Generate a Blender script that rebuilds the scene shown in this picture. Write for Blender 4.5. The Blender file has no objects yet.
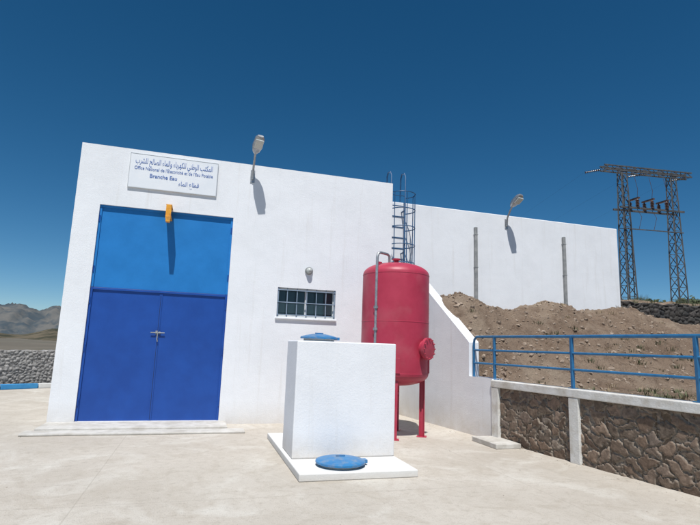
import bpy, math, numpy as np, random
from mathutils import Vector, Matrix
random.seed(7)
COL=bpy.context.scene.collection

# ---------------------------------------------------------------- materials
def new_mat(name):
    m=bpy.data.materials.new(name); m.use_nodes=True
    nt=m.node_tree; return m,nt,nt.nodes['Principled BSDF']
def nd(nt,t,**kw):
    n=nt.nodes.new(t)
    for k,v in kw.items():
        if k in n.inputs: n.inputs[k].default_value=v
        else: setattr(n,k,v)
    return n
def rgba(c): return (c[0],c[1],c[2],1)
def mat(name,c1,c2=None,scale=4,rough=.6,metal=0,bump=0,bscale=60,detail=4,c3=None,scale2=.6,lo=.35,hi=.65,spec=None,amt2=1.0):
    m,nt,b=new_mat(name)
    b.inputs['Roughness'].default_value=rough; b.inputs['Metallic'].default_value=metal
    if spec is not None: b.inputs['Specular IOR Level'].default_value=spec
    tc=nd(nt,'ShaderNodeTexCoord'); src=tc.outputs['Object']
    if c2 is None: b.inputs['Base Color'].default_value=rgba(c1)
    else:
        n=nd(nt,'ShaderNodeTexNoise',Scale=scale,Detail=detail,Roughness=.62); nt.links.new(src,n.inputs['Vector'])
        r=nd(nt,'ShaderNodeValToRGB'); r.color_ramp.elements[0].position=lo; r.color_ramp.elements[1].position=hi
        r.color_ramp.elements[0].color=rgba(c1); r.color_ramp.elements[1].color=rgba(c2)
        nt.links.new(n.outputs['Fac'],r.inputs['Fac']); out=r.outputs['Color']
        if c3 is not None:
            n2=nd(nt,'ShaderNodeTexNoise',Scale=scale2,Detail=4,Roughness=.6); nt.links.new(src,n2.inputs['Vector'])
            r2=nd(nt,'ShaderNodeValToRGB'); r2.color_ramp.elements[0].position=.48; r2.color_ramp.elements[1].position=.66
            r2.color_ramp.elements[1].color=(amt2,amt2,amt2,1)
            nt.links.new(n2.outputs['Fac'],r2.inputs['Fac'])
            mx=nd(nt,'ShaderNodeMix',data_type='RGBA'); nt.links.new(r2.outputs['Color'],mx.inputs[0])
            nt.links.new(out,mx.inputs[6]); mx.inputs[7].default_value=rgba(c3); out=mx.outputs[2]
        nt.links.new(out,b.inputs['Base Color'])
    if bump:
        nb=nd(nt,'ShaderNodeTexNoise',Scale=bscale,Detail=4,Roughness=.7); nt.links.new(src,nb.inputs['Vector'])
        bp=nd(nt,'ShaderNodeBump',Strength=bump,Distance=.02); nt.links.new(nb.outputs['Fac'],bp.inputs['Height'])
        nt.links.new(bp.outputs[0],b.inputs['Normal'])
    return m

def plaster(name,base=(.80,.815,.835),dirt=(.50,.43,.34),z0=0.0,h=.45,dirtamt=.75):
    """white painted render: trowel unevenness, faint run-off streaks, dust splash low on the wall"""
    m,nt,b=new_mat(name); L=nt.links.new
    b.inputs['Roughness'].default_value=.75; b.inputs['Specular IOR Level'].default_value=.25
    tc=nd(nt,'ShaderNodeTexCoord'); src=tc.outputs['Object']
    n=nd(nt,'ShaderNodeTexNoise',Scale=1.3,Detail=5,Roughness=.65); L(src,n.inputs['Vector'])
    r=nd(nt,'ShaderNodeValToRGB'); r.color_ramp.elements[0].position=.3; r.color_ramp.elements[1].position=.62
    r.color_ramp.elements[0].color=rgba([c*.93 for c in base]); r.color_ramp.elements[1].color=rgba(base); L(n.outputs['Fac'],r.inputs['Fac'])
    mp=nd(nt,'ShaderNodeMapping'); mp.inputs['Scale'].default_value=(5,5,.25); L(src,mp.inputs[0])
    s=nd(nt,'ShaderNodeTexNoise',Scale=1.6,Detail=4,Roughness=.7); L(mp.outputs[0],s.inputs['Vector'])
    sr=nd(nt,'ShaderNodeValToRGB'); sr.color_ramp.elements[0].position=.56; sr.color_ramp.elements[1].position=.80
    sr.color_ramp.elements[1].color=(.35,.35,.35,1); L(s.outputs['Fac'],sr.inputs['Fac'])
    mx=nd(nt,'ShaderNodeMix',data_type='RGBA'); L(sr.outputs['Color'],mx.inputs[0]); L(r.outputs['Color'],mx.inputs[6]); mx.inputs[7].default_value=(.56,.53,.48,1)
    sp=nd(nt,'ShaderNodeSeparateXYZ'); L(src,sp.inputs[0])
    n3=nd(nt,'ShaderNodeTexNoise',Scale=3.5,Detail=5,Roughness=.75); L(src,n3.inputs['Vector'])
    mr=nd(nt,'ShaderNodeMapRange'); mr.inputs[1].default_value=z0; mr.inputs[2].default_value=z0+h; mr.inputs[3].default_value=1; mr.inputs[4].default_value=0
    L(sp.outputs[2],mr.inputs[0])
    mu=nd(nt,'ShaderNodeMath',operation='MULTIPLY'); L(mr.outputs[0],mu.inputs[0]); L(n3.outputs['Fac'],mu.inputs[1])
    mu2=nd(nt,'ShaderNodeMath',operation='MULTIPLY'); L(mu.outputs[0],mu2.inputs[0]); mu2.inputs[1].default_value=dirtamt
    mx2=nd(nt,'ShaderNodeMix',data_type='RGBA'); L(mu2.outputs[0],mx2.inputs[0]); L(mx.outputs[2],mx2.inputs[6]); mx2.inputs[7].default_value=rgba(dirt)
    L(mx2.outputs[2],b.inputs['Base Color'])
    nb=nd(nt,'ShaderNodeTexNoise',Scale=45,Detail=4,Roughness=.75); L(src,nb.inputs['Vector'])
    nb2=nd(nt,'ShaderNodeTexNoise',Scale=3,Detail=2); L(src,nb2.inputs['Vector'])
    ad=nd(nt,'ShaderNodeMath',operation='MULTIPLY_ADD'); L(nb2.outputs['Fac'],ad.inputs[0]); ad.inputs[1].default_value=1.5; L(nb.outputs['Fac'],ad.inputs[2])
    bp=nd(nt,'ShaderNodeBump',Strength=.35,Distance=.012); L(ad.outputs[0],bp.inputs['Height']); L(bp.outputs[0],b.inputs['Normal'])
    return m

M_white=plaster('white_plaster')
M_white2=plaster('white_plaster_low',dirtamt=1.0,h=.7)
M_blue_up=mat('door_paint_light',(.010,.165,.46),(.014,.19,.52),scale=2.5,rough=.42,bump=.06,bscale=15)
M_blue_lo=mat('door_paint_dark',(.006,.055,.28),(.008,.068,.33),scale=2.5,rough=.42,bump=.06,bscale=15)
M_rail=mat('railing_paint',(.016,.12,.27),(.03,.16,.33),scale=9,rough=.4)
M_lid=mat('lid_paint',(.015,.15,.36),(.025,.19,.42),scale=6,rough=.38,c3=(.25,.26,.26),scale2=9,amt2=.45)
M_red=mat('tank_red_paint',(.38,.026,.058),(.44,.036,.074),scale=3,rough=.46,bump=.05,bscale=9,c3=(.44,.11,.13),scale2=2,amt2=.35)
M_galv=mat('galvanised_steel',(.30,.31,.32),(.45,.46,.47),scale=14,rough=.45,metal=.7)
M_grey=mat('grey_pvc',(.22,.23,.23),(.30,.31,.31),scale=10,rough=.55)
M_dpipe=mat('drain_pipe_paint',(.20,.21,.21),(.33,.33,.32),scale=5,rough=.6)
M_steel=mat('pylon_steel',(.06,.065,.07),(.13,.13,.13),scale=5,rough=.6,metal=.3)
M_dark=mat('painted_gap_shade',(.012,.013,.015),rough=.8)  # near-black colour standing for the shade in the door gap
M_glass=mat('window_glass',(.03,.05,.06),rough=.08)
M_lens=mat('lamp_glass',(.45,.47,.45),rough=.12)
M_alu=mat('window_frame_aluminium',(.55,.58,.60),(.62,.65,.66),scale=5,rough=.4)
M_grille=mat('grille_paint',(.20,.27,.35),(.26,.33,.42),scale=9,rough=.5)
M_orange=mat('crane_beam_paint',(.72,.30,.02),(.78,.36,.03),scale=9,rough=.5,c3=(.35,.16,.05),scale2=14,amt2=.6)
M_signw=mat('sign_face',(.74,.77,.80),(.79,.81,.83),scale=3,rough=.35)
M_signb=mat('sign_lettering',(.05,.13,.40),rough=.5)
M_black=mat('black_rubber',(.02,.02,.02),rough=.6)
M_conc=mat('step_concrete',(.48,.46,.42),(.60,.58,.54),scale=6,rough=.85,bump=.4,bscale=50,c3=(.36,.33,.28),scale2=2.2,amt2=.6)
M_capw=mat('wall_cap_paint',(.60,.585,.54),(.72,.71,.68),scale=5,rough=.8,bump=.4,bscale=40,c3=(.40,.34,.26),scale2=3,amt2=.6)
M_brown=mat('insulator',(.10,.06,.05),rough=.25)

# ---------------------------------------------------------------- mesh helpers
def mk(name,v,f,m,parent=None,smooth=False,bevel=0):
    me=bpy.data.meshes.new(name); me.from_pydata([tuple(p) for p in v],[],[tuple(q) for q in f])
    me.materials.append(m)
    if smooth: me.polygons.foreach_set('use_smooth',[True]*len(me.polygons))
    me.update(); o=bpy.data.objects.new(name,me); COL.objects.link(o)
    if bevel:
        b=o.modifiers.new('b','BEVEL'); b.width=bevel; b.segments=2; b.limit_method='ANGLE'
    if parent: o.parent=parent; o.matrix_parent_inverse=parent.matrix_world.inverted()
    return o
def empty(name,loc=(0,0,0)):
    e=bpy.data.objects.new(name,None); e.location=loc; COL.objects.link(e); e.empty_display_size=.2
    e.matrix_world=Matrix.Translation(loc); return e
class B:
    def __init__(s): s.v=[];s.f=[]
    def add(s,v,f):
        o=len(s.v); s.v+= [tuple(p) for p in v]; s.f+=[tuple(i+o for i in q) for q in f]
    def box(s,a,b,M=None):
        x0,y0,z0=a;x1,y1,z1=b
        v=[Vector(p) for p in ((x0,y0,z0),(x1,y0,z0),(x1,y1,z0),(x0,y1,z0),(x0,y0,z1),(x1,y0,z1),(x1,y1,z1),(x0,y1,z1))]
        if M is not None: v=[M@p for p in v]
        s.add(v,((0,3,2,1),(4,5,6,7),(0,1,5,4),(1,2,6,5),(2,3,7,6),(3,0,4,7))); return s
    def bar(s,p,q,w,h=None):
        p=Vector(p);q=Vector(q);h=h or w;d=(q-p); L=d.length
        M=Matrix.Translation(p)@d.to_track_quat('Z','Y').to_matrix().to_4x4()
        return s.box((-w/2,-h/2,0),(w/2,h/2,L),M)
    def tube(s,pts,r,n=12,cap=True):
        pts=[Vector(p) for p in pts]; rs=r if isinstance(r,(list,tuple)) else [r]*len(pts)
        rings=[];prev=None
        for i,p in enumerate(pts):
            t=(pts[min(i+1,len(pts)-1)]-pts[max(i-1,0)]).normalized()
            if prev is None: a=t.orthogonal().normalized()
            else: a=(prev-t*prev.dot(t)).normalized()
            prev=a; b=t.cross(a)
            rings.append([p+(a*math.cos(2*math.pi*k/n)+b*math.sin(2*math.pi*k/n))*rs[i] for k in range(n)])
        v=[p for r_ in rings for p in r_]; f=[]
        for i in range(len(pts)-1):
            for k in range(n): f.append((i*n+k,i*n+(k+1)%n,(i+1)*n+(k+1)%n,(i+1)*n+k))
        if cap: f.append(tuple(range(n))[::-1]); f.append(tuple((len(pts)-1)*n+k for k in range(n)))
        s.add(v,f); return s
    def lathe(s,prof,c=(0,0,0),n=64,M=None):
        v=[];f=[]
        for r,z in prof:
            for k in range(n):
                p=Vector((r*math.cos(2*math.pi*k/n),r*math.sin(2*math.pi*k/n),z))
                if M is not None: p=M@p
                v.append(p+Vector(c))
        for i in range(len(prof)-1):
            for k in range(n): f.append((i*n+k,i*n+(k+1)%n,(i+1)*n+(k+1)%n,(i+1)*n+k))
        s.add(v,f); return s
    def out(s,name,m,parent=None,smooth=False,bevel=0):
        o=mk(name,s.v,s.f,m,parent,smooth,bevel)
        if smooth:
            try: o.data.set_sharp_from_angle(angle=math.radians(38))
            except Exception: pass
        return o

# value noise ---------------------------------------------------
def _h(i,j,s):
    n=(i.astype(np.int64)*374761393+j.astype(np.int64)*668265263+s*1442695041)&0xffffffff
    n=((n^(n>>13))*1274126177)&0xffffffff
    return ((n^(n>>16))&0xffff)/65535.0
def vn(x,y,s=0):
    i=np.floor(x);j=np.floor(y);u=x-i;v=y-j;u=u*u*(3-2*u);v=v*v*(3-2*v)
    return (_h(i,j,s)*(1-u)+_h(i+1,j,s)*u)*(1-v)+(_h(i,j+1,s)*(1-u)+_h(i+1,j+1,s)*u)*v
def fbm(x,y,s=0,o=5,g=.5):
    a=1;t=0;q=0
    for k in range(o):
        t=t+a*(vn(x,y,s+k)-.5);q+=a;a*=g;x=x*2.03+17.1;y=y*2.03+5.7
    return t/q*2
def ss(t): t=np.clip(t,0,1); return t*t*(3-2*t)

# ---------------------------------------------------------------- camera
R=Vector((.9566,-.2893,.0344)).normalized();F=Vector((.2801,.9457,.1650)).normalized();U=R.cross(F).normalized();R=F.cross(U).normalized()
cd=bpy.data.cameras.new('camera');cam=bpy.data.objects.new('camera',cd);COL.objects.link(cam)
Mx=Matrix.Identity(4)
for i in range(3): Mx[i][0]=R[i];Mx[i][1]=U[i];Mx[i][2]=-F[i]
Mx.translation=Vector((0,0,1.6)); cam.matrix_world=Mx
cd.sensor_width=36;cd.lens=36*500/700;cd.clip_end=20000;cd.clip_start=.05
bpy.context.scene.camera=cam

# ---------------------------------------------------------------- light
S=Vector((-.14,-.47,1.0)).normalized(); el=math.asin(S.z); az=math.atan2(S.x,S.y)
sd=bpy.data.lights.new('sun','SUN');sun=bpy.data.objects.new('sun',sd);COL.objects.link(sun)
sd.energy=5.0;sd.angle=math.radians(.53);sd.color=(1,.98,.945);sun.rotation_euler=(-S).to_track_quat('-Z','Y').to_euler();sun.location=(-5,-10,30)
w=bpy.data.worlds.new('World');bpy.context.scene.world=w;w.use_nodes=True;nt=w.node_tree
bg=nt.nodes['Background'];sky=nt.nodes.new('ShaderNodeTexSky');sky.sky_type='NISHITA';sky.sun_disc=False
sky.sun_elevation=el;sky.sun_rotation=az%(2*math.pi);sky.altitude=2900;sky.air_density=1.0;sky.dust_density=.02;sky.ozone_density=3.0
hs=nt.nodes.new('ShaderNodeHueSaturation');hs.inputs['Saturation'].default_value=1.30;hs.inputs['Hue'].default_value=.491
nt.links.new(sky.outputs[0],hs.inputs['Color']);nt.links.new(hs.outputs[0],bg.inputs[0]);bg.inputs[1].default_value=.082
sc=bpy.context.scene;sc.view_settings.view_transform='Standard';sc.view_settings.look='None';sc.view_settings.exposure=0

# ---------------------------------------------------------------- ground
mk('ground',[(-9000,-9000,0),(9000,-9000,0),(9000,9000,0),(-9000,9000,0)],[(0,1,2,3)],mat('scrub_earth',(.10,.085,.06),(.16,.135,.10),scale=.05,rough=.95,c3=(.075,.08,.05),scale2=.02,amt2=.8))

def yard_mat():
    m,nt,b=new_mat('yard_concrete');L=nt.links.new;b.inputs['Roughness'].default_value=.9;b.inputs['Specular IOR Level'].default_value=.2
    src=nd(nt,'ShaderNodeTexCoord').outputs['Object']
    def noise(sc_,d=4,r=.65,vec=src,dist=0):
        n=nd(nt,'ShaderNodeTexNoise',Scale=sc_,Detail=d,Roughness=r,Distortion=dist);L(vec,n.inputs['Vector']);return n.outputs['Fac']
    def ramp(f,p0,c0,p1,c1):
        r=nd(nt,'ShaderNodeValToRGB');e=r.color_ramp.elements;e[0].position=p0;e[1].position=p1;e[0].color=rgba(c0);e[1].color=rgba(c1);L(f,r.inputs['Fac']);return r.outputs['Color']
    def mix(f,a,c,blend='MIX'):
        x=nd(nt,'ShaderNodeMix',data_type='RGBA',blend_type=blend)
        L(f,x.inputs[0]);L(a,x.inputs[6]);x.inputs[7].default_value=rgba(c);return x.outputs[2]
    base=ramp(noise(.5,5),.30,(.455,.41,.35),.68,(.575,.53,.465))
    c=mix(ramp(noise(2.0,6,.72,dist=.8),.48,(0,0,0),.70,(.65,.65,.65)),base,(.40,.35,.285))
    c=mix(ramp(noise(.8,5,.6,dist=1.2),.52,(0,0,0),.70,(.8,.8,.8)),c,(.63,.60,.54))
    c=mix(ramp(noise(9,5,.75),.52,(0,0,0),.70,(.5,.5,.5)),c,(.345,.305,.25))
    c=mix(ramp(noise(60,3,.8),.56,(0,0,0),.68,(.5,.5,.5)),c,(.27,.235,.185))
    sp=nd(nt,'ShaderNodeSeparateXYZ');L(src,sp.inputs[0])
    def joint(o,off):
        a=nd(nt,'ShaderNodeMath',operation='ADD');L(o,a.inputs[0]);a.inputs[1].default_value=off
        p=nd(nt,'ShaderNodeMath',operation='PINGPONG');L(a.outputs[0],p.inputs[0]);p.inputs[1].default_value=2.5;return p.outputs[0]
    for o,off in ((sp.outputs[0],1.0),(sp.outputs[1],-.6)):
        c=mix(ramp(joint(o,off),.0,(.38,.38,.38),.009,(0,0,0)),c,(.26,.225,.18))
    L(c,b.inputs['Base Color'])
    hb=nd(nt,'ShaderNodeMath',operation='MULTIPLY_ADD');L(noise(5,4,.7),hb.inputs[0]);hb.inputs[1].default_value=1.2;L(noise(80,3,.8),hb.inputs[2])
    bp=nd(nt,'ShaderNodeBump',Strength=.6,Distance=.015);L(hb.outputs[0],bp.inputs['Height']);L(bp.outputs[0],b.inputs['Normal'])
    return m
def xl(y): return 5.26+(8.38-y)*.1315
mk('concrete_yard',[(-40,-12,.004),(xl(-12)+.1,-12,.004),(xl(11.8)+.1,11.8,.004),(4.6,20,.004),(-.5,20.45,.004),(-5.35,17.15,.004),(-40,-6.5,.004)],[(0,1,2,3,4,5,6)],yard_mat())

# ---------------------------------------------------------------- right hand terrain
def H(x,y):
    x=np.asarray(x,float);y=np.asarray(y,float)
    k=ss((x-11.5)/4)
    a=.93+1.62*ss((y-8.0)/2.7)
    a=a+.42*np.exp(-((x-5.7)/.7)**2-((y-10.2)/.9)**2)+.20*np.exp(-((x-8.6)/1.3)**2-((y-10.9)/.7)**2)-.12*np.exp(-((x-7.0)/.5)**2-((y-11.2)/.9)**2)+.16*np.exp(-((x-10.9)/.8)**2-((y-10.8)/.8)**2)
    c=.93+1.8*ss((y-5.5)/9)
    h=a*(1-k)+c*k
    h=h+1.65*ss((y-15.2)/5)+.055*np.clip(y-20,0,60)+.02*np.clip(x-30,0,80)
    edge=ss((x-xl(y))/.6)
    amp=.07+.16*ss((y-8.2)/2)
    h=h+amp*fbm(x*1.1,y*1.1,3,5,.55)*edge
    r=1-np.abs(fbm(x*1.6,y*1.0,29,4,.5))*2
    h=h+.08*r*ss((y-8.4)/1.2)*edge*(1-ss((y-13)/3))+.075*fbm(x*5,y*5,9,5,.6)*edge
    h=h+.12*np.exp(-((y-8.9+.12*(x-7))/.25)**2)*ss((x-6.3)/.5)*ss((11.5-x)/2)
    # soil stays below the low wall top where it meets the masonry
    cap=1.03+.9*np.clip(x-xl(y)-.26,0,50)+5*np.clip(y-9.02,0,50)
    return np.where(y<11.8,np.minimum(h,cap),h)
def geo(n,d,g):
    a=[0]
    for i in range(n): a.append(a[-1]+d); d*=g if i>100 else 1.0
    return np.array(a)
us=np.concatenate([[0,.0005],.06+geo(220,.06,1.055)]); ys=-4+np.concatenate([np.arange(0,11,.2),11+geo(235,.045,1.047)])
gy,gu=np.meshgrid(ys,us,indexing='ij'); gx=np.where(gy<11.8,xl(gy),xl(11.8)+0*gy)+.10+gu
gz=H(gx,gy); gz[:,0]-=1.2; v=np.stack([gx,gy,gz],-1).reshape(-1,3); ny,nu=gx.shape
fs=[(i*nu+j,i*nu+j+1,(i+1)*nu+j+1,(i+1)*nu+j) for i in range(ny-1) for j in range(nu-1)]
def dirt_mat():
    m,nt,b=new_mat('dirt');L=nt.links.new;b.inputs['Roughness'].default_value=.95;b.inputs['Specular IOR Level'].default_value=.1
    src=nd(nt,'ShaderNodeTexCoord').outputs['Object']
    def noise(s,d=4,r=.65):
        n=nd(nt,'ShaderNodeTexNoise',Scale=s,Detail=d,Roughness=r);L(src,n.inputs['Vector']);return n.outputs['Fac']
    def ramp(f,p0,c0,p1,c1):
        r=nd(nt,'ShaderNodeValToRGB');e=r.color_ramp.elements;e[0].position=p0;e[1].position=p1;e[0].color=rgba(c0);e[1].color=rgba(c1);L(f,r.inputs['Fac']);return r.outputs['Color']
    def mix(f,a,c):
        x=nd(nt,'ShaderNodeMix',data_type='RGBA');L(f,x.inputs[0]);L(a,x.inputs[6]);x.inputs[7].default_value=rgba(c);return x.outputs[2]
    c=ramp(noise(1.1,5),.32,(.24,.168,.12),.66,(.37,.275,.20))
    c=mix(ramp(noise(4,5,.75),.49,(0,0,0),.66,(.75,.75,.75)),c,(.16,.108,.076))
    c=mix(ramp(noise(.6,4),.50,(0,0,0),.66,(.8,.8,.8)),c,(.46,.365,.275))
    c=mix(ramp(noise(14,4,.8),.56,(0,0,0),.7,(.5,.5,.5)),c,(.42,.35,.275))
    c=mix(ramp(noise(32,3,.8),.56,(0,0,0),.66,(.65,.65,.65)),c,(.10,.072,.052))
    L(c,b.inputs['Base Color'])
    bp=nd(nt,'ShaderNodeBump',Strength=1,Distance=.07);L(noise(18,6,.85),bp.inputs['Height']);L(bp.outputs[0],b.inputs['Normal'])
    return m
M_dirt=dirt_mat()
mk('terrain',v,fs,M_dirt,smooth=True)

_p=(1+5**.5)/2
ICO=[Vector(c).normalized() for c in ((-1,_p,0),(1,_p,0),(-1,-_p,0),(1,-_p,0),(0,-1,_p),(0,1,_p),(0,-1,-_p),(0,1,-_p),(_p,0,-1),(_p,0,1),(-_p,0,-1),(-_p,0,1))]
ICF=((0,11,5),(0,5,1),(0,1,7),(0,7,10),(0,10,11),(1,5,9),(5,11,4),(11,10,2),(10,7,6),(7,1,8),(3,9,4),(3,4,2),(3,2,6),(3,6,8),(3,8,9),(4,9,5),(2,4,11),(6,2,10),(8,6,7),(9,8,1))
def rocks(name,pts,smin,smax,m):
    b=B()
    for x,y,z in pts:
        s=smin+(smax-smin)*random.random()**4.5; q=Matrix.Rotation(random.random()*6.3,3,'Z')@Matrix.Rotation(random.random()*6.3,3,'X')
        k1,k2,k3=random.uniform(.8,1.2),random.uniform(.6,1),random.uniform(.4,.7)
        V=[q@Vector((c[0]*k1,c[1]*k2,c[2]*k3))*s*random.uniform(.78,1.12)+Vector((x,y,z-s*.05)) for c in ICO]
        b.add(V,ICF)
    return b.out(name,m)
M_rock=mat('rock',(.21,.155,.115),(.38,.30,.23),scale=3,rough=.9,bump=.5,bscale=30)
P=[]
for i in range(7500):
    y=5+9.5*random.random()**.8 if i%3 else random.uniform(8.2,11.7); x=xl(min(y,11.7))+.35+14*random.random()**1.5
    P.append((x,y,0))
A=np.array(P);A[:,2]=H(A[:,0],A[:,1])
dens=fbm(A[:,0]*.9,A[:,1]*.9,77,3)
rocks('gravel',A[((A[:,0]>12)|(A[:,1]<11.75))&(dens>-.2)],.009,.075,M_rock)
M_peb=mat('pebble',(.25,.21,.17),(.45,.41,.35),scale=8,rough=.9)
P=[(random.uniform(-7,5.2),random.uniform(2.5,10.2),.004) for _ in range(300)]
P+=[(xl(y)-abs(random.gauss(0,.15))-.08,y,.004) for y in np.random.default_rng(3).uniform(2,11,340)]
rocks('loose_pebbles',P,.003,.020,M_peb)

def tufts(name,pts,hmin,hmax,m,nb=26,spread=.12):
    b=B()
    for x,y,z in pts:
        hh=random.uniform(hmin,hmax)
        for k in range(nb):
            a=random.random()*6.283; r=random.random()*spread; L=hh*random.uniform(.4,1); d=Vector((math.cos(a),math.sin(a),0))
            p=Vector((x,y,z-.02))+d*r; w_=Vector((-d.y,d.x,0))*random.uniform(.003,.008); lean=random.uniform(.15,.9)
            q=p+Vector((0,0,L*.6))+d*L*lean*.35; t=p+Vector((0,0,L))+d*L*lean
            b.add([p-w_,p+w_,q+w_*.8,q-w_*.8,t],[(0,1,2,3),(3,2,4)])
    return b.out(name,m)
def scatter(n,x0,x1,y0,y1,thr=0,seed=11):
    out=[];k=0
    while len(out)<n and k<n*60:
        k+=1;x=random.uniform(x0,x1);y=random.uniform(y0,y1)
        if x<xl(min(y,11.7))+.3 or (x<12 and y>11.7): continue
        if fbm(np.array([x*.7]),np.array([y*.7]),seed)[0]<thr: continue
        out.append((x,y,float(H(x,y))))
    return out
M_weed=mat('weed_green',(.07,.085,.04),(.13,.14,.065),scale=3,rough=.8)
M_dry=mat('dry_grass',(.24,.18,.10),(.36,.28,.17),scale=3,rough=.9)
tufts('green_weeds',scatter(150,5.7,17,5.5,9.8,.12),.04,.16,M_weed,32,.17)
tufts('dry_grass',scatter(360,5.3,22,4,13.5,.08,23),.04,.14,M_dry,16,.14)
tufts('hillside_shrubs',scatter(110,14,34,16.5,34,0,5),.2,.5,M_weed,60,.4)

# ---------------------------------------------------------------- stone masonry (real relief)
def masonry_mat(name,stops,mortar,bump=.6):
    m,nt,b=new_mat(name);L=nt.links.new;b.inputs['Roughness'].default_value=.9;b.inputs['Specular IOR Level'].default_value=.2
    at=nd(nt,'ShaderNodeAttribute',attribute_name='stone');sp=nd(nt,'ShaderNodeSeparateColor');L(at.outputs['Color'],sp.inputs[0])
    r=nd(nt,'ShaderNodeValToRGB');cr=r.color_ramp
    while len(cr.elements)<len(stops): cr.elements.new(.5)
    for i,c in enumerate(stops): cr.elements[i].position=i/(len(stops)-1);cr.elements[i].color=rgba(c)
    L(sp.outputs[0],r.inputs['Fac'])
    src=nd(nt,'ShaderNodeTexCoord').outputs['Object']
    n=nd(nt,'ShaderNodeTexNoise',Scale=16,Detail=5,Roughness=.7);L(src,n.inputs['Vector'])
    mr=nd(nt,'ShaderNodeMapRange');mr.inputs[1].default_value=.25;mr.inputs[2].default_value=.75;mr.inputs[3].default_value=.5;mr.inputs[4].default_value=1.5;L(n.outputs['Fac'],mr.inputs[0])
    sc_=nd(nt,'ShaderNodeVectorMath',operation='SCALE');L(r.outputs['Color'],sc_.inputs[0]);L(mr.outputs[0],sc_.inputs['Scale'])
    x=nd(nt,'ShaderNodeMix',data_type='RGBA');L(sp.outputs[1],x.inputs[0]);L(sc_.outputs[0],x.inputs[6]);x.inputs[7].default_value=rgba(mortar)
    L(x.outputs[2],b.inputs['Base Color'])
    nb=nd(nt,'ShaderNodeTexNoise',Scale=40,Detail=4,Roughness=.75);L(src,nb.inputs['Vector'])
    bp=nd(nt,'ShaderNodeBump',Strength=bump,Distance=.02);L(nb.outputs['Fac'],bp.inputs['Height']);L(bp.outputs[0],b.inputs['Normal'])
    return m
def masonry(name,o,dirv,nrm,length,z0,height,cell,depth,res,m,parent=None,seed=0,thick=.2,topfn=None,flat=.35,mw=.08,warp=.25):
    nx=int(length/res)+1;nz=int(height/res)+1
    s=np.linspace(0,length,nx);t=np.linspace(0,height,nz);gs,gt=np.meshgrid(s,t)
    wx=gs+warp*cell*fbm(gs/cell*1.3,gt/cell*1.3,seed+50,4,.6);wz=gt+warp*cell*fbm(gs/cell*1.3,gt/cell*1.3,seed+70,4,.6)
    cx=wx/(cell*1.25);cz=wz/(cell*.85);I=np.floor(cx);J=np.floor(cz)
    f1=np.full(gs.shape,9.);f2=f1.copy();idv=np.zeros(gs.shape)
    for di in (-1,0,1):
        for dj in (-1,0,1):
            a=I+di;b=J+dj;px=a+.5+(_h(a,b,seed+1)-.5)*.95;pz=b+.5+(_h(a,b,seed+2)-.5)*.95
            d=np.hypot(cx-px,cz-pz);i_=_h(a,b,seed+3)
            nn=d<f1;f2=np.where(nn,f1,np.minimum(f2,d));idv=np.where(nn,i_,idv);f1=np.where(nn,d,f1)
    e=f2-f1;mort=1-ss((e-mw*.7)/mw);rel=ss(e/flat)
    dsp=depth*(rel*(.6+.5*_h((idv*9999).astype(int),(idv*777).astype(int),4)))+depth*.3*fbm(gs*11,gt*11,seed+5,4)
    o=Vector(o);dv=Vector(dirv).normalized();nv=Vector(nrm).normalized()
    base=np.array(o)[None,None]+gs[...,None]*np.array(dv)
    pos=base+dsp[...,None]*np.array(nv);pos[...,2]=z0+gt+(0 if topfn is None else topfn(gs,gt))
    V=pos.reshape(-1,3);f=[(i*nx+j,i*nx+j+1,(i+1)*nx+j+1,(i+1)*nx+j) for i in range(nz-1) for j in range(nx-1)]
    k=len(V);top=pos[-1];rear=top-np.array(nv)*thick;bot=rear.copy();bot[:,2]=z0
    V=np.concatenate([V,rear,bot]);q=(nz-1)*nx
    for j in range(nx-1):
        f.append((q+j,q+j+1,k+j+1,k+j));f.append((k+j,k+j+1,k+nx+j+1,k+nx+j))
    ob=mk(name,V,f,m,parent,smooth=True)
    ca=ob.data.color_attributes.new('stone','FLOAT_COLOR','POINT')
    col=np.zeros((len(V),4),np.float32);col[:,3]=1;col[:nx*nz,0]=idv.ravel();col[:nx*nz,1]=mort.ravel();col[nx*nz:,0]=.5
    ca.data.foreach_set('color',col.ravel());return ob
M_ms=masonry_mat('brown_masonry',[(.11,.078,.058),(.19,.135,.098),(.14,.11,.085),(.25,.18,.132),(.17,.135,.11)],(.30,.25,.20))
M_msd=masonry_mat('dark_masonry',[(.045,.045,.045),(.08,.075,.07),(.06,.055,.05),(.10,.09,.085)],(.035,.032,.03))
M_msl=masonry_mat('pale_rubble',[(.27,.265,.26),(.36,.35,.335),(.31,.30,.29),(.44,.42,.40)],(.20,.19,.18))

# ---------------------------------------------------------------- retaining wall (right)
RW=empty('retaining_wall',(xl(4),4,0))
ld=Vector((-.1315,1,0)).normalized(); ln=Vector((-ld.y,-.1315/math.hypot(1,.1315),0))
def wp(y,off=0,z=0):
    p=Vector((xl(y),y,z)); return p+ln*off
def wbox(b,y0,y1,o0,o1,z0,z1):
    v=[wp(y0,o0,z0),wp(y0,o1,z0),wp(y1,o1,z0),wp(y1,o0,z0),wp(y0,o0,z1),wp(y0,o1,z1),wp(y1,o1,z1),wp(y1,o0,z1)]
    b.add(v,((0,1,2,3),(4,7,6,5),(0,4,5,1),(1,5,6,2),(2,6,7,3),(3,7,4,0)))
b=B();wbox(b,-6,8.30,.035,-.26,.95,1.075);b.out('coping',M_capw,RW,bevel=.012)
posts_y=[8.20,6.46,4.50,2.60,.7,-1.2,-3.1]
b=B()
for yy in posts_y[:]: wbox(b,yy-.09,yy+.09,.03,-.2,0,.948)
b.out('piers',M_capw,RW,bevel=.01)
b=B();wbox(b,-6,8.1,-.07,-.24,0,.947);b.out('core',M_conc,RW)
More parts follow.
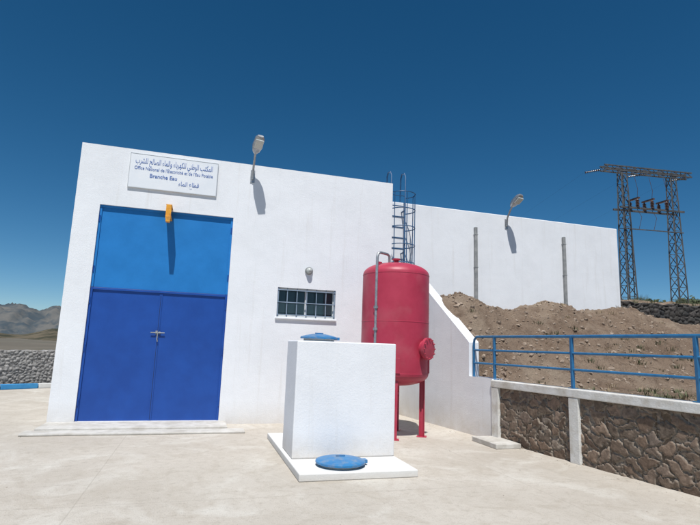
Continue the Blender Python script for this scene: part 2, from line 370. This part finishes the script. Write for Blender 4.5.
for i in range(len(posts_y)-1):
    y1=posts_y[i]-.092;y0=posts_y[i+1]+.092
    masonry('stone_panel_%d'%i,wp(y0,-.045),ld,ln,(y1-y0)/ld.y,0,.946,.18,.034,.0125,M_ms,RW,seed=10*i+3,thick=.02,flat=.2,mw=.13,warp=.6)
WW=empty('white_wing_wall',(xl(9),9,0))
prof=[(8.30,0),(8.30,1.09),(8.98,1.09),(8.98,1.76),(10.20,2.70),(10.78,3.15),(11.80,3.15),(11.80,0)]
def prism(prof,o0,o1):
    n=len(prof);v=[wp(y,o0,z) for y,z in prof]+[wp(y,o1,z) for y,z in prof]
    f=[tuple(range(n)),tuple(range(2*n-1,n-1,-1))]+[(i,n+i,n+(i+1)%n,(i+1)%n)[::-1] for i in range(n)]
    return v,f
v,f=prism(prof,.0,-.24)
mk('wall',v,f,M_white2,WW,bevel=.012)
b=B();b.box((4.86,7.55,.004),(5.34,8.32,.085));b.out('concrete_block',M_conc,bevel=.01)

# ---------------------------------------------------------------- railing
RL=empty('metal_railing',(xl(4),4,1.07))
b=B()
for yy in [8.34,6.56,4.70,2.84,.98,-.9,-2.74,-4.6]:
    b.bar(wp(yy,-.10,1.07),wp(yy,-.10,1.87),.045); b.bar(wp(yy,-.10,1.0765),wp(yy,-.10,1.087),.11)
b.out('posts',M_rail,RL,bevel=.004)
b=B()
for z in (1.36,1.61):
    b.tube([wp(8.94,-.10,z),wp(-5,-.10,z)],.019,10)
b.tube([wp(8.94,-.10,1.09),wp(8.94,-.10,1.74),wp(8.92,-.10,1.82),wp(8.85,-.10,1.87),wp(-5,-.10,1.87)],.024,10)
b.out('rails',M_rail,RL,smooth=True)

# ---------------------------------------------------------------- buildings
ZT=5.385
PH=empty('pump_station_building',(.8,13.5,0))
def facade(x0,x1,z0,z1,y,ops,rec):
    xs=sorted({x0,x1,*[o[0] for o in ops],*[o[1] for o in ops]});zs=sorted({z0,z1,*[o[2] for o in ops],*[o[3] for o in ops]})
    v=[];f=[]
    def q(*p): k=len(v);v.extend(p);f.append((k,k+1,k+2,k+3))
    for i in range(len(xs)-1):
        for j in range(len(zs)-1):
            cx=(xs[i]+xs[i+1])/2;cz=(zs[j]+zs[j+1])/2
            if any(o[0]<cx<o[1] and o[2]<cz<o[3] for o in ops): continue
            q((xs[i],y,zs[j]),(xs[i+1],y,zs[j]),(xs[i+1],y,zs[j+1]),(xs[i],y,zs[j+1]))
    for a,b_,c,d in ops:
        q((a,y,c),(a,y,d),(a,y+rec,d),(a,y+rec,c));q((b_,y,c),(b_,y+rec,c),(b_,y+rec,d),(b_,y,d))
        q((a,y,d),(b_,y,d),(b_,y+rec,d),(a,y+rec,d));q((a,y,c),(a,y+rec,c),(b_,y+rec,c),(b_,y,c))
    return v,f
DX0,DX1,DZ0,DZ1=-2.03,.525,.07,4.175
WX0,WX1,WZ0,WZ1=1.545,2.81,2.16,2.78
v,f=facade(-2.475,4.09,0,ZT,10.5,[(DX0,DX1,DZ0,DZ1),(WX0,WX1,WZ0,WZ1)],.16)
k=len(v);yb=17.3
v+=[(-2.475,10.5,0),(4.09,10.5,0),(4.09,yb,0),(-2.475,yb,0),(-2.475,10.5,ZT),(4.09,10.5,ZT),(4.09,yb,ZT),(-2.475,yb,ZT)]
f+=[(k+1,k+2,k+6,k+5),(k+2,k+3,k+7,k+6),(k+3,k,k+4,k+7)]
t=.18
v+=[(-2.475+t,10.5+t,ZT),(4.09-t,10.5+t,ZT),(4.09-t,yb-t,ZT),(-2.475+t,yb-t,ZT),(-2.475+t,10.5+t,ZT-.4),(4.09-t,10.5+t,ZT-.4),(4.09-t,yb-t,ZT-.4),(-2.475+t,yb-t,ZT-.4)]
for i in range(4):
    j=(i+1)%4;f+=[(k+4+i,k+4+j,k+8+j,k+8+i),(k+8+i,k+8+j,k+12+j,k+12+i)]
f.append((k+12,k+13,k+14,k+15))
mk('walls_and_roof',v,f,M_white,PH)
b=B();b.box((DX0+.0,10.56,DZ0),(DX1,10.60,2.55));b.out('door_lower',M_blue_lo,PH)
b=B();b.box((DX0+.0,10.56,2.556),(DX1,10.60,DZ1));b.out('door_upper',M_blue_up,PH)
def doorframe(z0,z1,m,nm):
    b=B();w_=.045
    b.box((DX0,10.535,z0),(DX0+w_,10.558,z1));b.box((DX1-w_,10.535,z0),(DX1,10.558,z1))
    b.box((DX0+w_,10.535,z1-w_),(DX1-w_,10.558,z1));b.out(nm,m,PH,bevel=.004)
doorframe(DZ0,2.55,M_blue_lo,'frame_lower');doorframe(2.556,DZ1,M_blue_up,'frame_upper')
xc=-.75
b=B();b.box((xc-.03,10.549,DZ0),(xc+.03,10.558,2.50));b.out('meeting_stile',M_blue_lo,PH,bevel=.003)
b=B();b.box((xc-.005,10.5465,DZ0+.02),(xc+.001,10.5485,2.48));b.out('door_gap_shade',M_dark,PH)  # dark strip laid on the solid stile, paints the shade between the leaves
b=B()
b.tube([(xc-.13,10.525,1.73),(xc+.13,10.525,1.73)],.009,8);b.box((xc-.04,10.53,1.70),(xc+.0,10.547,1.77));b.box((xc+.015,10.53,1.705),(xc+.05,10.547,1.755))
b.tube([(xc,10.522,1.74),(xc,10.515,1.60),(xc+.01,10.52,1.56)],.010,8)
b.out('bolt_and_padlock',M_grey,PH)
b=B()
for x in (DX0+.02,DX1-.02):
    for z in (.4,1.4,2.3,2.9,3.9): b.tube([(x,10.53,z-.06),(x,10.53,z+.06)],.012,8)
b.out('hinges',M_blue_lo,PH)
# hoist beam
HB=B();bx=-.735;y0=10.12
HB.box((bx-.055,y0,4.205),(bx+.055,10.56,4.22));HB.box((bx-.055,y0,3.985),(bx+.055,10.56,4.0));HB.box((bx-.006,y0+.004,4.0),(bx+.006,10.56,4.205))
HB.box((bx-.05,y0-.006,3.93),(bx+.05,y0,4.215))
HB.box((bx-.04,y0-.02,3.87),(bx+.04,y0+.10,3.982))
HB.out('hoist_beam',M_orange,PH,bevel=.003)
b=B();b.box((-2.47,9.78,.004),(.66,10.5,.068));b.out('door_step',M_conc,PH,bevel=.012)
b=B();b.box((-2.60,9.42,.004),(.95,9.78,.04));b.out('door_ramp',M_conc,PH,bevel=.012)
# window
WN=PH
b=B();fy=10.585
for a,c in (((WX0,fy,WZ0),(WX0+.04,fy+.05,WZ1)),((WX1-.04,fy,WZ0),(WX1,fy+.05,WZ1)),((WX0+.04,fy,WZ0),(WX1-.04,fy+.05,WZ0+.04)),((WX0+.04,fy,WZ1-.04),(WX1-.04,fy+.05,WZ1)),(((WX0+WX1)/2-.025,fy,WZ0+.04),((WX0+WX1)/2+.025,fy+.05,WZ1-.04))): b.box(a,c)
b.out('window_frame',M_alu,WN,bevel=.004)
mk('window_glass',[(WX0,10.625,WZ0),(WX1,10.625,WZ0),(WX1,10.625,WZ1),(WX0,10.625,WZ1)],[(0,1,2,3)],M_glass,WN)
b=B()
for i in range(1,6):
    x=WX0+(WX1-WX0)*i/6;b.bar((x,10.525,WZ0),(x,10.525,WZ1),.016)
for z in (WZ0+.05,(WZ0+WZ1)/2,WZ1-.05): b.bar((WX0,10.511,z),(WX1,10.511,z),.018)
for x in (WX0+.02,WX1-.02): b.bar((x,10.525,WZ0),(x,10.525,WZ1),.022)
b.out('window_grille',M_grille,WN)
b=B();b.box((WX0-.03,10.455,WZ0-.045),(WX1+.03,10.4985,WZ0-.012));b.out('window_sill',M_white,WN,bevel=.006)
BL=empty('bulkhead_lamp',(2.19,10.45,3.17))
Mr=Matrix.Translation((2.19,10.4995,3.17))@Matrix.Rotation(math.radians(90),4,'X')
b=B();b.lathe([(0,.0),(.085,0),(.085,.03),(.07,.05)],(0,0,0),24,Mr);b.out('lamp_base',M_grey,BL,smooth=True)
b=B();b.lathe([(.066,.045),(.06,.08),(.04,.105),(0,.115)],(0,0,0),24,Mr);b.out('lamp_glass',M_lens,BL,smooth=True)

# reservoir building (rear)
RB=empty('reservoir_building',(8,16,0))
b=B();b.box((4.092,11.82,0),(11.88,22,ZT-.01));b.out('walls',M_white,RB,bevel=.02)
for i,x in enumerate((7.03,9.90)):
    d=empty('drain_pipe' if i==0 else 'drain_pipe.001',(x,11.77,2.5))
    b=B();b.box((x-.04,11.74,2.3),(x+.04,11.818,4.92));
    b.out('downpipe',M_dpipe,d,bevel=.01)
    b=B()
    for z in (2.9,3.8,4.7): b.box((x-.048,11.735,z),(x+.048,11.8185,z+.02))
    b.out('clips',M_grey,d)

# ---------------------------------------------------------------- floodlights
def flood(name,x,yw):
    e=empty(name,(x,yw,5.2))
    b=B();b.box((x-.045,yw-.012,4.98),(x+.045,yw-.0005,5.26));b.out('wall_plate',M_galv,e)
    b=B();b.tube([(x,yw-.03,5.05),(x,yw-.06,5.28),(x,yw-.20,5.46),(x,yw-.30,5.56)],.024,10);b.out('bracket',M_galv,e,smooth=True)
    Mt=Matrix.Translation((x+.02,yw-.40,5.65))@Matrix.Rotation(math.radians(-32),4,'X')@Matrix.Rotation(math.radians(8),4,'Z')
    b=B()
    secs=[(-.28,.06,.03),(-.22,.10,.06),(-.02,.11,.075),(.10,.08,.065),(.17,.035,.04)]
    v=[];n=12
    for yy,wx_,hz in secs:
        for k in range(n):
            a=2*math.pi*k/n;v.append(Mt@Vector((wx_*math.copysign(abs(math.cos(a))**.6,math.cos(a)),yy,hz*math.copysign(abs(math.sin(a))**.6,math.sin(a)))))
    f=[(i*n+k,i*n+(k+1)%n,(i+1)*n+(k+1)%n,(i+1)*n+k) for i in range(len(secs)-1) for k in range(n)]+[tuple(range(n))[::-1],tuple((len(secs)-1)*n+k for k in range(n))]
    b.add(v,f);b.out('lamp_housing',M_galv,e,smooth=True)
    b=B();b.box((-.085,-.235,-.105),(.085,-.02,-.062),Mt);b.out('lamp_lens',M_lens,e,bevel=.015)
    return e
flood('floodlight',.86,10.5);flood('floodlight.001',8.02,11.82)

# ---------------------------------------------------------------- sign with lettering
SG=empty('sign_board',(-.72,10.46,4.94))
Ms=Matrix.Translation((-.72,10.478,4.94))
b=B();b.box((-.85,-.008,-.35),(.85,.012,.35),Ms);b.out('panel',M_signw,SG,bevel=.006)
b=B()
for a,c in (((-.858,-.012,-.358),(-.851,.018,.358)),((.851,-.012,-.358),(.858,.018,.358)),((-.851,-.012,.351),(.851,.018,.358)),((-.851,-.012,-.358),(.851,.018,-.351))): b.box(a,c,Ms)
b.out('frame',M_alu,SG)
FORMS={'ا':(0xFE8D,0xFE8E,None,None),'ب':(0xFE8F,0xFE90,0xFE91,0xFE92),'ت':(0xFE95,0xFE96,0xFE97,0xFE98),'ح':(0xFEA1,0xFEA2,0xFEA3,0xFEA4),'ر':(0xFEAD,0xFEAE,None,None),'ص':(0xFEB9,0xFEBA,0xFEBB,0xFEBC),'ش':(0xFEB5,0xFEB6,0xFEB7,0xFEB8),'ط':(0xFEC1,0xFEC2,0xFEC3,0xFEC4),'ق':(0xFED5,0xFED6,0xFED7,0xFED8),'ك':(0xFED9,0xFEDA,0xFEDB,0xFEDC),'ل':(0xFEDD,0xFEDE,0xFEDF,0xFEE0),'م':(0xFEE1,0xFEE2,0xFEE3,0xFEE4),'ن':(0xFEE5,0xFEE6,0xFEE7,0xFEE8),'ه':(0xFEE9,0xFEEA,0xFEEB,0xFEEC),'و':(0xFEED,0xFEEE,None,None),'ي':(0xFEF1,0xFEF2,0xFEF3,0xFEF4),'ء':(0xFE80,None,None,None),'ع':(0xFEC9,0xFECA,0xFECB,0xFECC)}
def shape(s):
    out=[]
    for i,c in enumerate(s):
        if c not in FORMS: out.append(c);continue
        p=s[i-1] if i else ' ';n=s[i+1] if i+1<len(s) else ' '
        jp=p in FORMS and FORMS[p][2] is not None and FORMS[c][1] is not None
        jn=FORMS[c][2] is not None and n in FORMS and FORMS[n][1] is not None
        fm=FORMS[c];code=fm[3] if jp and jn else fm[1] if jp else fm[2] if jn else fm[0]
        out.append(chr(code or fm[0]))
    return ''.join(out[::-1])
def text(s,x,z,size,width,bold=0):
    t=bpy.data.curves.new('lettering','FONT');t.body=s;t.size=size;t.align_x='CENTER';t.extrude=.001;t.offset=bold
    t.materials.append(M_signb);o=bpy.data.objects.new('lettering',t);COL.objects.link(o)
    o.rotation_euler=(math.radians(90),0,0);o.location=(x,10.467,z)
    bpy.context.view_layer.update()
    if width and o.dimensions.x>0: o.scale=(width/o.dimensions.x,1,1)
    bpy.context.view_layer.update();o.parent=SG;o.matrix_parent_inverse=SG.matrix_world.inverted()
text(shape('المكتب الوطني للكهرباء والماء الصالح للشرب'),-.72,5.10,.165,1.50,0)
text("Office National de l'Electricité et de l'Eau Potable",-.72,4.965,.10,1.52,0)
text('Branche Eau',-.92,4.82,.115,.52,.0012)
text(shape('قطاع الماء'),-.42,4.72,.13,.40,0)

# ---------------------------------------------------------------- ladder with cage
LA=empty('access_ladder',(4.68,11.55,3))
lx0,lx1,ly=4.47,4.86,11.58
b=B()
for x in (lx0,lx1): b.tube([(x,ly,2.2),(x,ly,6.0),(x,ly+.08,6.12),(x,ly+.25,6.15),(x,ly+.33,6.05),(x,ly+.35,5.4)],.02,8)
z=2.4
while z<5.5: b.tube([(lx0,ly,z),(lx1,ly,z)],.012,6);z+=.28
for z in (2.8,4.0,5.1):
    for x in (lx0,lx1): b.bar((x,ly,z),(x,11.82,z),.03)
M_lad=mat('ladder_paint',(.012,.07,.18),(.02,.10,.22),scale=9,rough=.45)
b.out('ladder_rails',M_lad,LA,smooth=True)
b=B();cx=(lx0+lx1)/2;rr=.33;cyy=ly-.26
angs=[math.radians(a) for a in range(-40,221,13)]
def hp(a,z): return Vector((cx+rr*math.cos(a),cyy-rr*math.sin(a),z))
for z in (3.2,3.65,4.1,4.55,5.0,5.42):
    b.tube([(lx1,ly,z)]+[hp(a,z) for a in angs]+[(lx0,ly,z)],.013,6)
for a in (-10,35,90,145,190): b.tube([hp(math.radians(a),3.2),hp(math.radians(a),5.42)],.011,6)
b.out('safety_cage',M_lad,LA,smooth=True)

# ---------------------------------------------------------------- red pressure tank
TX,TY,TR=3.63,9.05,.645
PT=empty('pressure_tank',(TX,TY,0))
zb,zc0,zc1,zt=.90,1.13,2.99,3.23
prof=[]
for i in range(15):
    a=-math.pi/2+math.pi/2*i/14;prof.append((max(.001,TR*math.cos(a)**.85 if math.cos(a)>1e-9 else 0),zc0+(zc0-zb)*math.sin(a)))
prof+=[(TR,1.6),(TR,2.2),(TR,2.7)]
for i in range(15):
    a=math.pi/2*i/14;c=max(0,math.cos(a));prof.append((max(.001,TR*c**.85),zc1+(zt-zc1)*math.sin(a)))
b=B();b.lathe(prof,(TX,TY,0),96);b.out('shell',M_red,PT,smooth=True)
b=B()
for z in (zc0+.01,2.08,zc1-.01): b.lathe([(TR-.004,z-.012),(TR+.003,z-.007),(TR+.004,z),(TR+.003,z+.007),(TR-.004,z+.012)],(TX,TY,0),96)
b.out('weld_seams',M_red,PT,smooth=True)
b=B()
for a in (-110,-28,62,152):
    a=math.radians(a);r=.53;x=TX+r*math.cos(a);y=TY+r*math.sin(a)
    q=Matrix.Translation((x,y,0))@Matrix.Rotation(a,4,'Z')
    b.box((-.05,-.05,.014),(-.035,.05,1.25),q);b.box((.035,-.05,.014),(.05,.05,1.25),q);b.box((-.035,-.006,.014),(.035,.006,1.25),q)
    b.box((-.09,-.09,.0045),(.09,.09,.014),q)
    b.box((-.02,-.08,1.15),(.13,.08,1.42),q)
b.out('legs',M_red,PT,bevel=.003)
d=Vector((.55,-.83,0)).normalized();q=Matrix.Translation(Vector((TX,TY,1.60))+d*(TR-.04))@d.to_track_quat('Z','Y').to_matrix().to_4x4()
b=B();b.lathe([(.15,0),(.15,.10),(.20,.10),(.20,.125),(.20,.13),(.20,.155),(.12,.16),(.001,.17)],(0,0,0),40,q)
for k in range(12):
    a=math.tau*k/12;b.tube([q@Vector((.178*math.cos(a),.178*math.sin(a),.09)),q@Vector((.178*math.cos(a),.178*math.sin(a),.185))],.012,6)
b.out('manhole',M_red,PT,smooth=True)
b=B();b.lathe([(.05,0),(.05,.10),(.08,.10),(.08,.125),(.001,.125)],(TX,TY,zt-.03),24)
for a in (20,200):
    a=math.radians(a);q2=Matrix.Translation((TX+.42*math.cos(a),TY+.42*math.sin(a),3.10))@Matrix.Rotation(a,4,'Z');b.box((-.05,-.008,0),(.05,.008,.12),q2)
b.lathe([(.06,0),(.06,-.14),(.10,-.14),(.10,-.17),(.06,-.17),(.06,-.88)],(TX,TY,zb+.02),24)
b.out('nozzles',M_red,PT,smooth=True)
px,py=3.10,8.68
b=B();b.tube([(px,py,.004),(px,py,3.26),(px+.02,py+.01,3.33),(px+.07,py+.03,3.36),(px+.26,py+.15,3.36),(px+.31,py+.18,3.33),(px+.32,py+.19,3.10)],.026,12)
for z in (1.5,2.6): b.tube([(px,py,z),(TX-.42,TY-.35,z)],.016,8)
b.lathe([(.045,0),(.045,.05)],(px,py,2.3),16);b.lathe([(.045,0),(.045,.05)],(px,py,1.9),16)
b.out('gauge_pipe',M_galv,PT,smooth=True)

# ---------------------------------------------------------------- white box, slab and lids
SL=B();SL.box((1.275,6.10,.004),(2.80,8.9,.095));SL.out('concrete_slab',plaster('slab_paint',(.72,.72,.70),z0=.0,h=.14,dirtamt=.8),bevel=.012)
CB=empty('concrete_water_box',(2.05,7.3,.1))
BX0,BX1,BY0,BY1,BZ=1.325,2.785,6.88,7.66,1.655
b=B();b.box((BX0,BY0,.096),(BX1,BY1,BZ));b.out('box_body',plaster('box_plaster',(.79,.80,.82),z0=.1,h=.35,dirtamt=.9),CB,bevel=.015)
def lid(parent,c,r,h=.10,name='round_lid'):
    b=B();b.lathe([(r*.82,0),(r*.82,h*.35)],c,48);b.out('collar',M_conc,parent,smooth=True)
    z=h*.35
    b=B();b.lathe([(.001,z),(r,z),(r,z+.022),(r*.97,z+.03),(r*.7,z+.052),(r*.35,z+.07),(.001,z+.076)],c,56)
    b.box((c[0]-.06,c[1]-.01,c[2]+z+.07),(c[0]+.06,c[1]+.01,c[2]+z+.09));b.box((c[0]+r*.9,c[1]-.05,c[2]+z-.01),(c[0]+r*1.1,c[1]+.05,c[2]+z+.03))
    b.out(name,M_lid,parent,smooth=True)
lid(CB,(1.72,7.28,BZ),.275)
ML=empty('manhole_cover',(1.90,6.50,.1));lid(ML,(1.88,6.47,.096),.32,.10)

# ---------------------------------------------------------------- left: kerb, rubble wall, mountains
kd=Vector((1.1,.74,0)).normalized();kn=Vector((kd.y,-kd.x,0))
KB=empty('painted_kerb',(-5.3,17.2,0));M_kb=mat('kerb_blue',(.03,.22,.50),(.05,.28,.55),scale=6,rough=.7);M_kw=mat('kerb_white',(.62,.62,.60),(.74,.74,.72),scale=6,rough=.7)
bb=B();bw=B();o=Vector((-5.35,17.2,0))
for i in range(-14,5):
    p=o+kd*(i*1.0);q=Matrix.Translation(p)@kd.to_track_quat('X','Z').to_matrix().to_4x4()
    (bb if i%2==0 else bw).box((.01,-.0,.0),(.99,.15,.15),q)
bb.out('blue_kerbstones',M_kb,KB,bevel=.012);bw.out('white_kerbstones',M_kw,KB,bevel=.012)
masonry('rubble_wall',o-kd*14-kn*.75,kd,kn,19,0,1.12,.10,.035,.025,M_msl,seed=91,thick=.45,topfn=lambda s,t:np.where(t>1.0,.05*fbm(s*4,t*0,5,3),0),flat=.5,mw=.12,warp=.4)

def ridge(name,dist,az0,az1,hfn,m,z_base=-60,depth=900,nf=14,na=.42):
    n=340;nd_=30;v=[];f=[]
    A_=np.radians(np.linspace(az0,az1,n));Hh=np.array([hfn(math.degrees(a)) for a in A_])*dist
    for j in range(nd_):
        t=j/(nd_-1);r=dist+depth*t;x=r*np.sin(A_);y=r*np.cos(A_);prof=math.sin(math.pi/2*t)
        nz=fbm(x/dist*nf,y/dist*nf,31,6,.58)
        nz=1-np.abs(nz)*2
        z=z_base*(1-prof)+Hh*prof+(nz-.5)*Hh*na*prof**.5
        v+=[(float(a),float(b),float(c)) for a,b,c in zip(x,y,z)]
    for j in range(nd_-1):
        for i in range(n-1): f.append((j*n+i,j*n+i+1,(j+1)*n+i+1,(j+1)*n+i))
    return mk(name,v,f,m,smooth=True)
def hm1(a): return .050+.012*math.exp(-((a+16.6)/1.4)**2)+.008*math.exp(-((a+13.6)/1)**2)+.005*math.sin(a*.9)+.02*math.exp(-((a+30)/6)**2)
def hm2(a): return .016+.007*math.sin(a*.9+1)+.010*math.exp(-((a+13.5)/1.3)**2)
M_mt1=mat('far_mountain',(.060,.078,.092),(.125,.125,.12),scale=.008,rough=1,lo=.42,hi=.58,c3=(.15,.145,.135),scale2=.004,amt2=.7,spec=0,detail=6)
M_mt2=mat('mid_hill',(.05,.052,.038),(.13,.11,.08),scale=.05,rough=1,lo=.42,hi=.58,spec=0,detail=7)
ridge('mountain',2600,-70,25,hm1,M_mt1,nf=22)
ridge('hill',160,-75,8,hm2,M_mt2,depth=240,z_base=-2,nf=9,na=.5)
def hm3(a): return .045+.035*math.exp(-((a-62)/14)**2)
ridge('hill.001',420,38,110,hm3,mat('scrub_hill',(.05,.06,.03),(.13,.11,.07),scale=.05,rough=1,spec=0),z_base=-10,depth=200)

masonry('stone_wall',(11.9,15.1,0),(1,-.01,0),(0,-1,0),24,2.35,1.28,.20,.06,.035,M_msd,seed=55,thick=.4,topfn=lambda s,t:np.where(t>1.1,.10*fbm(s*2.5,t*0,5,3),0))

# ---------------------------------------------------------------- electricity pylon
PY=empty('electricity_pylon',(24.4,22,4.2))
PA=Vector((22.9,22.2,4.2));PB=Vector((26.1,21.8,4.2));ZP=12.15
cdir=(PB-PA).normalized();cn=Vector((-cdir.y,cdir.x,0))
b=B()
for P0 in (PA,PB):
    def c4(z,k):
        w_=.30-.13*(z-4.2)/(ZP-4.2);s=((-1,-1),(1,-1),(1,1),(-1,1))[k%4];return Vector((P0.x,P0.y,z))+cdir*s[0]*w_+cn*s[1]*w_
    for k in range(4): b.bar(c4(4.0,k),c4(ZP,k),.065)
    z=4.2;n=0
    while z<ZP-.1:
        z2=min(z+.66,ZP)
        for k in range(4):
            a,c=(k,k+1) if n%2 else (k+1,k);b.bar(c4(z,a),c4(z2,c),.032)
        for k in (0,2): b.bar(c4(z2,k),c4(z2,k+1),.028)
        z=z2;n+=1
b.out('lattice_masts',M_steel,PY)
b=B();s0=-1.25;s1=(PB-PA).length+1.25
def cb(s,o,z): p=PA+cdir*s+cn*o;return Vector((p.x,p.y,z))
for o in (-.2,.2):
    for z in (ZP+.02,ZP+.28): b.bar(cb(s0,o,z),cb(s1,o,z),.065)
s=s0;n=0
while s<s1-.05:
    s2=min(s+.45,s1)
    for o in (-.2,.2): b.bar(cb(s,o,ZP+.02 if n%2 else ZP+.28),cb(s2,o,ZP+.28 if n%2 else ZP+.02),.035)
    for z in (ZP+.02,ZP+.28): b.bar(cb(s,-.2 if n%2 else .2,z),cb(s2,.2 if n%2 else -.2,z),.03)
    s=s2;n+=1
b.out('crossarm',M_steel,PY)
b=B();L_=(PB-PA).length
for o in (-.3,.3): b.bar(cb(-.45,o,9.95),cb(L_+.45,o,9.95),.08,.10)
b.bar(cb(-.3,-.3,8.7),cb(L_+.3,-.3,8.7),.05);b.out('switch_beam',M_steel,PY)
b=B()
for i in range(3):
    s=.65+i*.95
    for o in (-.3,.3):
        prof=[(.03,0)]
        for k in range(5): prof+=[(.12,.03+k*.09),(.05,.09+k*.09)]
        prof+=[(.03,.5)];b.lathe(prof,cb(s,o,10.0),12)
    b.box((-.06,-.4,0),(.06,.4,.09),Matrix.Translation(cb(s,0,10.51)))
    b.tube([cb(s,-.3,10.55),cb(s-.1,-.5,11.0),cb(s-.15,-.35,ZP-.3)],.012,5)
    b.tube([cb(s,-.25,9.9),cb(s+.1,-.45,9.4),cb(s,-.3,8.7)],.012,5)
def string(p,q):
    p=Vector(p);q=Vector(q);d=q-p;n=9;pts=[];rs=[]
    for k in range(n):
        for t_,r_ in ((k/n,.03),((k+.45)/n,.10),((k+.5)/n,.03)): pts.append(p+d*t_);rs.append(r_)
    b.tube(pts,rs,8)
ends=[]
for s in (s0+.05,(s0+s1)/2,s1-.05):
    p=cb(s,.2,ZP+.1) ;q=p+Vector((-.75,.5,-.12));string(p,q);ends.append(q)
b.out('insulators',M_brown,PY,smooth=True)
b=B()
for q in ends:
    far=q+Vector((30,170,8));pts=[]
    for k in range(25):
        t_=k/24;pp=q.lerp(far,t_);pp.z-=4*5*t_*(1-t_);pts.append(pp)
    b.tube(pts,.002,4)
b.tube([cb(0,-.4,10.3),cb(-.1,-.6,9),cb(0,-.45,6),cb(0,-.45,4.3)],.03,6)
b.out('conductors',M_black,PY)

# ---------------------------------------------------------------- distant trees (one mass)
def crown_mass(name,centers,m):
    b=B()
    for cx,cy,cz,r in centers:
        for k in range(int(420*r)):
            d=Vector((random.gauss(0,1),random.gauss(0,1),random.gauss(0,1))).normalized()*r*(random.random()**.35)
            lump=1+.35*math.sin(d.x*3.1+cx)*math.cos(d.y*2.7+cy)
            p=Vector((cx,cy,cz))+Vector((d.x*lump,d.y*lump,abs(d.z)*.8*lump-.2))
            s=.10+.14*random.random();u=Vector((random.gauss(0,1),random.gauss(0,1),random.gauss(0,1))).normalized()*s;w_=u.orthogonal().normalized()*s*.7
            b.add([p-u,p+w_,p+u,p-w_],[(0,1,2,3)])
    return b.out(name,m)
cs=[]
for i in range(16):
    x=random.uniform(46,66);y=random.uniform(38,46)+(x-50)*-.1
    cs.append((x,y,float(H(x,y))+.9,random.uniform(.9,1.9)))
M_leaf=mat('foliage',(.03,.045,.018),(.08,.10,.04),scale=1.5,rough=.8)
crown_mass('distant_trees',cs,M_leaf)
